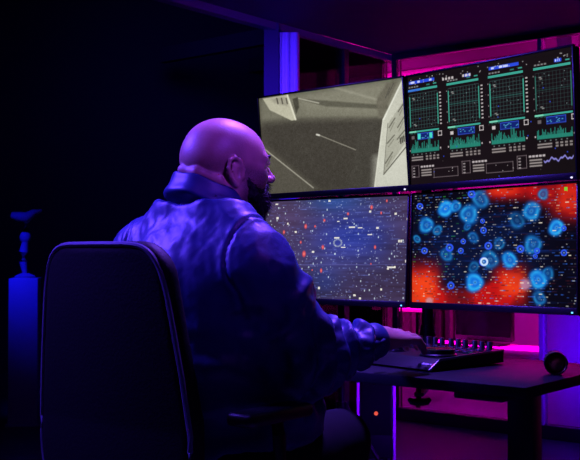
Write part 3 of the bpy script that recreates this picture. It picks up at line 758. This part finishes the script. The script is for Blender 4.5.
SR = np.array([-.062,2.205,1.005]); SL = np.array(T(-.185,0,1.035))
ER = np.array([.035,2.275,.805]); WR = np.array([.222,2.445,.832])
WL = np.array([-.16,2.78,.785]); EL = np.array([-.33,2.60,.78])
HIP = .55
KR = np.array([.125,2.56,.555]); KL = np.array([-.15,2.74,.535])
HR = np.array(T(.10,-.03,HIP)); HL = np.array(T(-.10,-.03,HIP))
AR = KR+np.array([.02,.03,-.44]); AL = KL+np.array([.0,.03,-.44])

def hand_pts(Wp, fwd, side, up):
    """fwd: fingers, side: towards the thumb, up: back of hand"""
    def q(a, b, c): return Wp+fwd*a+side*b+up*c
    return q
def hand_sdf(p, q, press):
    d = cone(p, q(-.05,0,-.004), q(.02,0,.002), .031, .031)
    d = smin(d, cone(p, q(.01,.014,.004), q(.085,.026,.010), .024, .0165), .012)
    d = smin(d, cone(p, q(.01,0,.006), q(.088,.004,.014), .025, .0170), .010)
    d = smin(d, cone(p, q(.01,-.012,.003), q(.080,-.020,.008), .024, .0160), .010)
    d = smin(d, cone(p, q(.01,-.02,-.002), q(.070,-.034,.002), .021, .0145), .010)
    L = [(.026,.085,.010,1.0),(.005,.090,.014,1.1),(-.017,.082,.010,1.03),(-.036,.072,.004,.82)]
    for i,(s,a,c,k) in enumerate(L):
        sp = s*1.22; z = c
        pts = [q(a,s,c), q(a+.040*k,sp,c+.001), q(a+.064*k,sp*1.02,c-.012), q(a+.081*k,sp*1.0,c-.029)]
        # fingertips rest on the surface
        f = chain(p, pts, [.0118,.0105,.0095,.0080], .003)
        d = smin(d, f, .004)
    d = smin(d, chain(p, [q(.015,.022,-.008), q(.050,.050,-.016), q(.078,.060,-.024), q(.100,.058,-.032)], [.018,.014,.011,.0085], .004), .008)
    return d
def unit(v): v = np.asarray(v, float); return v/np.linalg.norm(v)
fR = unit([.66,.74,-.10]); sR = unit([-.74,.66,.0]); uR = np.cross(fR, -sR); uR = uR if uR[2] > 0 else -uR
qR = hand_pts(WR, fR, sR, uR)
fL = unit([.62,.78,-.06]); sL = unit([.78,-.62,.0]); uL = np.cross(fL, sL); uL = uL if uL[2] > 0 else -uL
qL = hand_pts(WL, fL, sL, uL)

def head_sdf(p):
    q = ((p-O.astype(np.float32))@MH).astype(np.float32)
    d = ellip(q, (0,-.012,.004), (.080,.097,.086))
    d = smin(d, ellip(q, (0,-.044,-.018), (.068,.060,.046)), .03)
    d = smin(d, ellip(q, (0,.035,-.004), (.066,.060,.066)), .03)
    d = smin(d, ellip(q, (0,.038,-.055), (.060,.058,.066)), .025)
    d = smin(d, ellip(q, (0,.046,-.100), (.048,.052,.034)), .025)
    for s in (-1,1):
        d = smin(d, ellip(q, (s*.040,.066,-.048), (.026,.026,.026)), .02)
        d = smin(d, ellip(q, (s*.056,.01,-.085), (.024,.04,.035)), .03)     # jaw angle
    d = smin(d, chain(q, [(-.048,.078,-.003),(-.022,.094,-.002),(.022,.094,-.002),(.048,.078,-.003)], [.010]*4), .014)
    for s in (-1,1):
        d = smax(d, -ellip(q, (s*.031,.104,-.018), (.017,.014,.010)), .008)
        d = smin(d, ellip(q, (s*.031,.0845,-.019), (.0125,.0125,.0125)), .0015)
        d = smin(d, chain(q, [(s*.018,.092,-.014),(s*.031,.0985,-.0105),(s*.045,.088,-.015)], [.003,.0036,.003]), .003)
        d = smin(d, chain(q, [(s*.018,.092,-.024),(s*.031,.096,-.028),(s*.044,.088,-.024)], [.003,.0036,.003]), .004)
    d = smin(d, chain(q, [(0,.092,-.006),(0,.106,-.026),(0,.120,-.044)], [.008,.0085,.0115]), .008)
    for s in (-1,1): d = smin(d, ellip(q, (s*.0135,.108,-.048), (.0095,.012,.009)), .006)
    d = smin(d, chain(q, [(-.024,.090,-.073),(0,.102,-.070),(.024,.090,-.073)], [.005,.0075,.005]), .006)
    d = smin(d, chain(q, [(-.02,.090,-.084),(0,.101,-.085),(.02,.090,-.084)], [.005,.0080,.005]), .005)
    # ears
    for s in (-1,1):
        def e(f, u, o): return (s*(.0755+o), f+.10*(-u-.01)-.002, u-.032)
        hel = [e(.014,-.022,.004),e(.017,-.004,.006),e(.010,.014,.008),e(-.006,.021,.011),e(-.020,.013,.014),e(-.025,-.006,.015),e(-.018,-.026,.012),e(-.004,-.042,.006)]
        ear = ellip(q, (s*.079,-.003,-.044), (.006,.018,.029))
        ear = smin(ear, chain(q, hel, [.0035,.004,.0045,.0048,.0048,.0046,.0045,.0066], .003), .006)
        ear = smax(ear, -ellip(q, (s*.089,.004,-.046), (.010,.009,.016)), .004)
        ear = smin(ear, chain(q, [e(-.010,.006,.010),e(-.013,-.010,.012),e(-.007,-.028,.008)], [.003]*3, .003), .003)
        ear = smin(ear, ellip(q, (s*.081,.014,-.050), (.004,.004,.007)), .003)
        d = smin(d, ear, .006)
    # thick neck with the roll of skin at the nape
    nk = cone(q, (0,-.022,-.070), (0,-.040,-.185), .066, .074)
    d = smin(d, nk, .022)
    roll = chain(q, [(-.068,.006,-.092),(-.067,-.042,-.066),(-.041,-.083,-.050),(0,-.099,-.044),(.041,-.083,-.050),(.067,-.042,-.066),(.068,.006,-.092)], [.008,.0135,.0170,.0180,.0170,.0135,.008], .01)
    d = smin(d, roll, .0018)
    return d
def body_sdf(p):
    d = cone(p, T(0,.0,.96), T(0,.02,.70), .10, .12)
    d = smin(d, cone(p, T(0,.02,1.12), T(0,.0,.96), .055, .09), .03)
    d = smin(d, cone(p, T(-.14,0,1.0), T(.14,0,1.0), .05, .05), .04)
    d = smin(d, cone(p, T(-.06,-.02,.60), T(.06,-.02,.60), .11, .11), .05)
    for S, Eb, Wp in ((SR,ER,WR),(SL,EL,WL)):
        d = smin(d, cone(p, S, Eb, .048, .038), .02); d = smin(d, cone(p, Eb, Wp, .038, .028), .01)
    for Hh, K, A in ((HR,KR,AR),(HL,KL,AL)):
        d = smin(d, cone(p, Hh, K, .078, .052), .02); d = smin(d, cone(p, K, A, .052, .034), .01)
        d = smin(d, cone(p, A, A+np.array([.07,.09,-.03]), .032, .022), .01)
    dh = np.full(len(p), 1., np.float32)
    for g, c, R in ((head_sdf, O, .30),(lambda x: hand_sdf(x, qR, 0), qR(.06,0,0), .17),(lambda x: hand_sdf(x, qL, 0), qL(.06,0,0), .17)):
        m = ((p-c.astype(np.float32))**2).sum(1) < R*R
        if m.any(): dh[m] = np.minimum(dh[m], g(p[m]))
    return smin(d, dh, .012)
v, q = surface_net(body_sdf, (-.62,1.95,-.0), (.50,3.06,1.40), .0032)
body = np_mesh('body', v, q, m_skin, person); body.matrix_parent_inverse = PINV
hq = (v-O)@MH
stub = np.clip((-hq[:,1]+.028+hq[:,2]*.25)/.03,0,1)*np.clip((hq[:,2]+.062)/.02,0,1)*np.clip((.060-hq[:,2]-.3*np.clip(-hq[:,1],0,1))/.07,0,1)*.55
ear_m = np.clip((np.abs(hq[:,0])-.080)/.003,0,1)*(hq[:,1] > -.035)*(hq[:,1] < .03); stub *= (1-ear_m)
# jaw stubble leading to the beard
stub = np.maximum(stub, np.clip((hq[:,1]-.0)/.02,0,1)*np.clip((-.018-hq[:,2])/.02,0,1)*(hq[:,2] > -.2)*np.clip((np.abs(hq[:,0])-.045)/.01,0,1)*.9*(1-ear_m))
stub *= (v[:,2] > 1.1); attr(body, 'stubble', stub)
print('body verts', len(v))

# beard, moustache
def beard_sdf(p):
    q = ((p-O.astype(np.float32))@MH).astype(np.float32)
    d = ellip(q, (0,.058,-.108), (.056,.058,.046))
    for s in (-1,1):
        d = smin(d, chain(q, [(s*.069,.030,-.058),(s*.066,.034,-.072),(s*.058,.044,-.090),(s*.032,.070,-.10)], [.006,.012,.021,.028], .01), .015)
        d = smin(d, chain(q, [(s*.003,.108,-.062),(s*.020,.098,-.066),(s*.032,.086,-.080)], [.006,.008,.010]), .006)
    d = smax(d, -ellip(q, (0,.112,-.0775), (.020,.014,.006)), .004)
    n = fbm(q*150, 3); return d-.0035*n
v, q = surface_net(beard_sdf, O-.16, O+.18, .0026)
be = np_mesh('beard', v, q, m_beard, person, label='full dark beard'); be.matrix_parent_inverse = PINV
# short hair strands give the beard its edge
nrm = vnormals(v, q); pick = rng.choice(len(v), 2600, replace=False); sv = []; sq = []
for k in pick:
    p0 = v[k]; nn = unit(nrm[k]+np.array([0,0,-.7])+rng.normal(0,.35,3)); L = .006+.008*rng.random(); t = unit(np.cross(nn, rng.normal(0,1,3)))*.0005
    b0 = len(sv); sv += [p0-t, p0+t, p0+nn*L+t*.3, p0+nn*L-t*.3]; sq.append((b0,b0+1,b0+2,b0+3))
hs = np_mesh('beard_strands', np.array(sv), np.array(sq), m_beard, be, smooth=False)
for s in (-1,1):
    mb = MB(); mb.tube([Hd(s*.016,.1005,.001), Hd(s*.028,.1015,.0055), Hd(s*.040,.096,.006), Hd(s*.050,.084,.001)], [.0022,.0036,.0032,.0012])
    o = mb.build('eyebrow', m_beard, person); o.matrix_parent_inverse = PINV
    mb = MB(); mb.ell(Hd(s*.031,.0925,-.0185), (.0058,.0058,.0058)); o = mb.build('eye', mat('dark_eye', (.03,.02,.02), .1), person); o.matrix_parent_inverse = PINV

KC = np.array([W(212,190,2.345).x, 2.345, 1.172]); Fh0 = np.array([math.cos(math.radians(32)), math.sin(math.radians(32)), 0]); Rh0 = np.array([Fh0[1],-Fh0[0],0])
# jacket -----------------------------------------------------------
def armcone(p, a, b, ra, rb): return cone(p, a, b, ra, rb)
def jacket_sdf(p):
    t = (p-np.array(T(0,0,0), np.float32))@MT
    d = ellip(t, (0,-.005,.95), (.205,.150,.195))
    d = smin(d, cone(p, T(-.150,-.005,1.020), T(.150,-.005,1.005), .082, .082), .05)
    for s in (-1,1): d = smin(d, cone(p, T(s*.05,-.005,1.143), T(s*.155,-.005,1.066), .068, .060), .04)
    d = smin(d, ellip(t, (0,.03,.76), (.215,.190,.20)), .06)
    d = smin(d, ellip(t, (0,-.01,.62), (.205,.165,.13)), .05)
    d = smin(d, ellip(t, (.06,.12,.66), (.17,.17,.11)), .05)
    d = smax(d, (.545-p[:,2]), .02)
    ra, rb, rc = .088, .082, .041
    for S, Eb, Wp in ((SR,ER,WR),(SL,EL,WL)):
        Wq = Eb+(Wp-Eb)*.84
        d = smin(d, cone(p, S, Eb, ra, rb), .035)
        d = smin(d, cone(p, Eb, Wq, rb*.93, rc), .03)
    d = smax(d, -cone(p, KC+np.array([0,0,.10]), KC+np.array([0,0,.050]), .104, .098), .012); d = smax(d, -cone(p, KC+Fh0*.02+np.array([0,0,.209]), KC+Fh0*.02+np.array([0,0,.219]), .25, .25), .012)   # neck opening
    return d
v, q = surface_net(jacket_sdf, (-.66,1.92,.50), (.36,2.95,1.28), .0052)
# cut the cuffs' mouths: pull folds
n = vnormals(v, q)
def segcoord(p, a, b):
    a = np.asarray(a); b = np.asarray(b); ba = b-a; L = np.linalg.norm(ba); ax = ba/L; pa = p-a; t = pa@ax; rad = pa-t[:,None]*ax
    u = unit(np.cross(ax, (0,0,1))); w = np.cross(ax, u); return t/L, np.linalg.norm(rad,axis=1), np.arctan2(rad@w, rad@u), L
disp = np.zeros(len(v))
P = v
def ridge(x): return 1-np.abs(2*(x-np.floor(x))-1)**1.0*1.0     # triangle 0..1
def fold(ph, sharp=2.2): return (.5+.5*np.cos(2*np.pi*ph))**sharp
arm_w = np.zeros(len(v))
for S, Eb, Wp in ((SR,ER,WR),(SL,EL,WL)):
    t, r, th, L = segcoord(P, Eb, Wp); m = np.clip(1.1-r/.13,0,1)*(t > -.15)*(t < 1.02); m = np.clip(m*4,0,1)
    nn = fbm(np.stack([t*4, np.cos(th)*1.2, np.sin(th)*1.2],1), 3)
    disp += m*np.clip(.93-t,0,.1)/.1*(.025*fold(t*4.3+.28*np.sin(th+.6)+.42*nn, 1.6)-.008+.004*nn)
    disp += -m*np.exp(-((t-.84)/.02)**2)*.005       # cuff seam
    arm_w = np.maximum(arm_w, m)
    t, r, th, L = segcoord(P, S, Eb); m = np.clip(1.15-r/.13,0,1)*np.clip((t+.1)*4,0,1)*np.clip((1.15-t)*4,0,1); m = np.clip(m*4,0,1)
    nn = fbm(np.stack([t*3, np.cos(th)*1.6, np.sin(th)*1.6],1)+5, 3)
    disp += m*(.015*fold(t*2.1+.34*np.sin(th*1.0+2.2)+.5*nn, 1.5)-.006)*np.clip(t*2.5+.3,.25,1)
    arm_w = np.maximum(arm_w, m*np.clip(t*3,0,1))
tt = (P-np.array(T(0,0,0)))@MT.astype(float)
bk_w = (1-arm_w)
nn = fbm(np.stack([tt[:,0]*7+tt[:,2]*5, tt[:,1]*7, tt[:,2]*6-tt[:,0]*4],1), 3)
n2 = fbm(np.stack([tt[:,0]*16+tt[:,2]*9, tt[:,1]*14, tt[:,2]*8-tt[:,0]*5],1)+9, 3)
n3 = fbm(np.stack([tt[:,0]*34-tt[:,2]*22, tt[:,1]*30, tt[:,2]*20+tt[:,0]*18],1)+3, 3)
disp += bk_w*(.009*nn+.0045*(1-2*np.abs(n2))-.003)+.0011*(1-2*np.abs(n3))
# diagonal drag folds from the armhole and waist bunching
disp += bk_w*np.clip((.92-P[:,2])/.1,0,1)*.010*fold(tt[:,2]*11+.5*nn+1.2*tt[:,0], 1.6)
for s in (-1,1):
    x = tt[:,0]*s; g = np.abs(x-(.158+.03*np.clip((1.06-tt[:,2])/.1,-1,1)**2)); disp -= np.exp(-(g/.004)**2)*.0035*(tt[:,2] > .9); disp += np.exp(-((g-.010)/.006)**2)*.0015*(tt[:,2] > .9)

# hood/neck edge smooth
v2 = v+n*disp[:,None]
jk = np_mesh('jacket', v2, q, m_jacket, person, label='shiny navy jacket'); jk.matrix_parent_inverse = PINV
print('jacket verts', len(v))
# collar: folded band round the neck
def collar():
    NT, prof = 96, [(-.002,-.050,0),(.010,-.030,1),(.010,.0,1),(.014,.022,1),(.019,.030,1),(.024,.024,1),(.030,.004,1),(.045,-.014,1),(.052,-.025,1),(.046,-.031,1),(.026,-.032,1)]
    V = []; n = len(prof)
    for k in range(NT):
        a = 2*math.pi*k/NT; ca, sa = math.cos(a), math.sin(a)      # a=0 right, 90deg front
        front = max(0, sa)
        rx, ry = .082, .088
        base = 1.152-.030*front-.010*(1-sa)*0-.006*abs(ca); cx, cy = .008, .012
        gap = max(0, (sa-.93)/.07)
        for (o, z, _) in prof:
            wob = 1+.05*math.sin(5*a+1)+.03*math.sin(11*a)
            k2 = (.076+.72*o*wob); V.append(KC+Rh0*k2*ca*1.0+Fh0*k2*1.04*sa+np.array([0,0,z*(1-.2*front)-.44*k2*sa+.002*math.sin(7*a+o*50)]))
    V = np.array(V); Q = []
    for k in range(NT):
        for j in range(n): Q.append((k*n+j, ((k+1)%NT)*n+j, ((k+1)%NT)*n+(j+1)%n, k*n+(j+1)%n))
    o = np_mesh('collar', V, np.array(Q), m_jacket, person); o.matrix_parent_inverse = PINV
    s = o.modifiers.new('s','SUBSURF'); s.levels = 1; s.render_levels = 1
collar()
# cuffs: hollow rings
for Eb, Wp, nm in ((ER,WR,'cuff'),(EL,WL,'cuff')):
    ax = Vector(unit(Wp-Eb)); q3 = Vector((0,0,1)).rotation_difference(ax).to_matrix(); c = Vector(Eb+(Wp-Eb)*.86)
    MBc = MB().lathe([(.028,.0),(.036,-.016),(.0435,-.006),(.0455,.006),(.044,.026),(.0415,.031),(.038,.031),(.034,.026),(.028,.01)], c, q3, 40)
    o = MBc.build(nm, m_jacket, person); o.matrix_parent_inverse = PINV
# trousers
def trouser_sdf(p):
    d = cone(p, T(-.09,-.03,.56), T(.09,-.03,.56), .125, .125)
    for Hh, K, A in ((HR,KR,AR),(HL,KL,AL)):
        d = smin(d, cone(p, Hh, K, .118, .085), .03); d = smin(d, cone(p, K, A+np.array([0,0,.03]), .076, .055), .02)
    d = smax(d, p[:,2]-.66, .02)
    return d-.004*fbm(p*11, 3)
v, q = surface_net(trouser_sdf, (-.60,1.95,.03), (.36,2.98,.72), .009)
o = np_mesh('trousers', v, q, m_trous, person, label='black trousers'); o.matrix_parent_inverse = PINV
for A in (AR, AL):
    a = A+np.array([0,0,-.045]); f = unit([.62,.78,0]); up = np.array([0,0,1])
    def shoe(p):
        d = chain(p, [a-f*.03+up*.005, a+f*.08-up*.005, a+f*.18-up*.012], [.045,.042,.034], .03)
        d = smin(d, cone(p, a, a+up*.06, .045,.045), .02); return smax(d, .006-p[:,2], .008)
    v, q = surface_net(shoe, a-.12-np.array([0,0,0]), a+np.array([.26,.26,.14]), .006)
    o = np_mesh('shoe', v, q, m_shoe, person); o.matrix_parent_inverse = PINV

# ================================================================== OFFICE CHAIR
cy_ = math.atan2(Rt[1], Rt[0])
ch = thing('office_chair', 'black high-backed office chair carrying the man', 'chair', T(-.035,-.05,0), cy_)
def back_sdf(p):
    # local: x right, y forward, z up ; backrest shell curved around the back
    z = p[:,2]; x = p[:,0]; hw = .182+.055*np.clip((1.05-z)/.35,0,1)
    yc = -.222+.028*np.clip((1.08-z)/.4,0,1)+.35*x*x
    qx = np.abs(x)-hw+.07; qz = np.abs(z-.795)-.278+.07; qy = np.abs(p[:,1]-yc)-.026+.02
    o = np.hypot(np.maximum(qx,0), np.maximum(qz,0))+np.minimum(np.maximum(qx,qz),0)-.07
    return np.hypot(np.maximum(o+.02,0), np.maximum(qy,0))+np.minimum(np.maximum(o+.02,qy),0)-.02
v, q = surface_net(back_sdf, (-.30,-.34,.45), (.30,-.05,1.12), .007)
np_mesh('backrest', v, q, m_chair, ch)
# piping round the rim, its pale bluish colour standing in for the highlight
pts = []
for k in range(81):
    a = 2*math.pi*k/80; c_, s_ = math.cos(a), math.sin(a); e = .32
    z = .795+.272*math.copysign(abs(s_)**e, s_); hw = .176+.055*min(max((1.05-z)/.35,0),1); x = hw*math.copysign(abs(c_)**e, c_)
    y = -.222+.028*min(max((1.08-z)/.4,0),1)+.35*x*x-.022; pts.append((x,y,z))
MB().tube(pts, .006, 8).build('piping', mat('highlight_piping', (.16,.16,.24), .3), ch)
def seat_sdf(p):
    qx = np.abs(p[:,0])-.25+.06; qy = np.abs(p[:,1]-.08)-.24+.06; qz = np.abs(p[:,2]-.40)-.045+.03
    o = np.hypot(np.maximum(qx,0), np.maximum(qy,0))+np.minimum(np.maximum(qx,qy),0)-.06
    return np.hypot(np.maximum(o+.03,0), np.maximum(qz,0))+np.minimum(np.maximum(o+.03,qz),0)-.03
v, q = surface_net(seat_sdf, (-.3,-.22,.33), (.3,.38,.48), .01)
np_mesh('seat', v, q, m_chair, ch)
MB().box((0,-.205,.47), (.10,.02,.20), Rx(math.radians(-6)), .006).box((0,-.11,.37), (.10,.22,.02), None, .005).build('back_bracket', m_metal, ch)
for s in (-1,1):
    MB().tube([(s*.20,.02,.352),(s*.285,.02,.36),(s*.305,.02,.42),(s*.305,.0,.66),(s*.30,.0,.69)], .014, 12).build('armrest_post', m_metal, ch)
    MB().box((s*.30,-.02,.705), (.075,.22,.03), None, .013, 3).build('armrest_pad', m_black, ch)
MB().cyl((0,.06,.10), (0,.06,.355), .025, n=24).cyl((0,.06,.09), (0,.06,.22), .034, n=24).build('gas_column', m_metal, ch)
MB().cyl((0,.06,.07), (0,.06,.125), .045, n=24, bev=.004).build('base_hub', m_black, ch)
for k in range(5):
    a = math.radians(20+72*k); dx, dy = math.cos(a), math.sin(a)
    MB().tube([(dx*.03,.06+dy*.03,.10),(dx*.17,.06+dy*.17,.092),(dx*.30,.06+dy*.30,.075)], [.026,.021,.015], 10).build('base_spoke', m_black, ch)
    cx, cyy = dx*.30, .06+dy*.30; tx, ty = -dy, dx
    MB().cyl((cx-tx*.024,cyy-ty*.024,.0275), (cx-tx*.006,cyy-ty*.006,.0275), .0275, n=20, bev=.003).cyl((cx+tx*.006,cyy+ty*.006,.0275), (cx+tx*.024,cyy+ty*.024,.0275), .0275, n=20, bev=.003).cyl((cx,cyy,.03),(cx,cyy,.075),.008,n=10).build('castor', m_black, ch)

# ================================================================== LIGHT
def area(name, loc, target, size, power, col, spread=180, size_y=None):
    l = bpy.data.lights.new(name, 'AREA'); l.energy = power; l.color = col; l.size = size; l.spread = math.radians(spread)
    if size_y: l.shape = 'RECTANGLE'; l.size_y = size_y
    o = bpy.data.objects.new(name, l); COL.objects.link(o); o.location = loc
    o.rotation_euler = (Vector(target)-Vector(loc)).to_track_quat('-Z','Y').to_euler(); return o
BL = (.11,.045,1.0)
area('key_light', (-1.5,2.55,2.22), (-.2,2.3,1.15), .5, 30, BL, 80)
area('top_light', (.15,2.8,2.27), (.0,2.35,.9), .25, 22, (.19,.065,1), 75)
area('added_skin_light', (.55,1.25,2.27), (-.14,2.35,1.27), .35, 1.0, (.20,.04,1), 26)  # added light with no visible source, lifts head, ear and sleeve
# magenta room
area('magenta_ceiling', bk(-.2,1.2,3.2), bk(-.1,1.6,0), 1.4, 34, (1,.0,.42), 150, 1.0)
area('magenta_right', bk(1.3,1.0,2.6), bk(1.1,2.2,2.0), .6, 75, (1,.0,.50), 150)
area('magenta_left', bk(-2.0,.9,2.5), bk(-2.2,2.2,2.2), .6, 50, (1,.0,.45), 150)
area('pink_bench_light', bk(-.35,.45,1.5), bk(-.35,.40,0), 1.3, 7, (1,.0,.40), 50, .2)
area('bench_front_light', bk(-.5,.09,2.2), bk(-.5,.25,.2), 1.3, 15, (1,.0,.9), 50, .08)
area('violet_panel_light', bk(em+.75,-.55,.40), bk(em+.25,.1,.62), .3, 4.5, (.10,.0,1), 90)
area('blue_column_light', (-.7,3.7,2.1), (cc.x,cc.y,1.8), .3, 4, (.05,.01,1), 40)
area('magenta_fill', bk(.9,-.9,1.35), (-.1,2.3,1.2), .4, .8, (1,.0,.5), 60)
area('added_speaker_light', (1.15,3.3,.45), (sx.x,4.95,.3), .15, 1.5, (.14,.0,1), 26)  # added unseen light that turns the loudspeaker's side edges violet
area('left_blue', (-1.9,4.8,2.2), (pz.x,6.0,.9), .2, .6, (.005,.005,1), 22)
area('far_wash', (-1.0,6.2,3.0), (-.9,8.5,1.8), .8, 1.6, (.06,.03,1), 110)
area('ceiling_wash', (1.5,3.6,1.5), (.9,4.5,2.3), .5, 1.6, (.005,.005,1), 130)

w = bpy.data.worlds.new('World'); bpy.context.scene.world = w; w.use_nodes = True
w.node_tree.nodes['Background'].inputs['Color'].default_value = (.0012,.0006,.010,1); w.node_tree.nodes['Background'].inputs['Strength'].default_value = 1

cam = bpy.data.cameras.new('camera'); co = bpy.data.objects.new('camera', cam); COL.objects.link(co)
cam.sensor_width = 36; cam.lens = F_PX/580*36; co.location = (0,0,H); co.rotation_euler = (math.radians(90)+PITCH,0,0); cam.clip_start = .05
sc = bpy.context.scene; sc.camera = co
sc.view_settings.view_transform = 'Standard'; sc.view_settings.look = 'None'; sc.view_settings.exposure = 0; sc.view_settings.gamma = 1
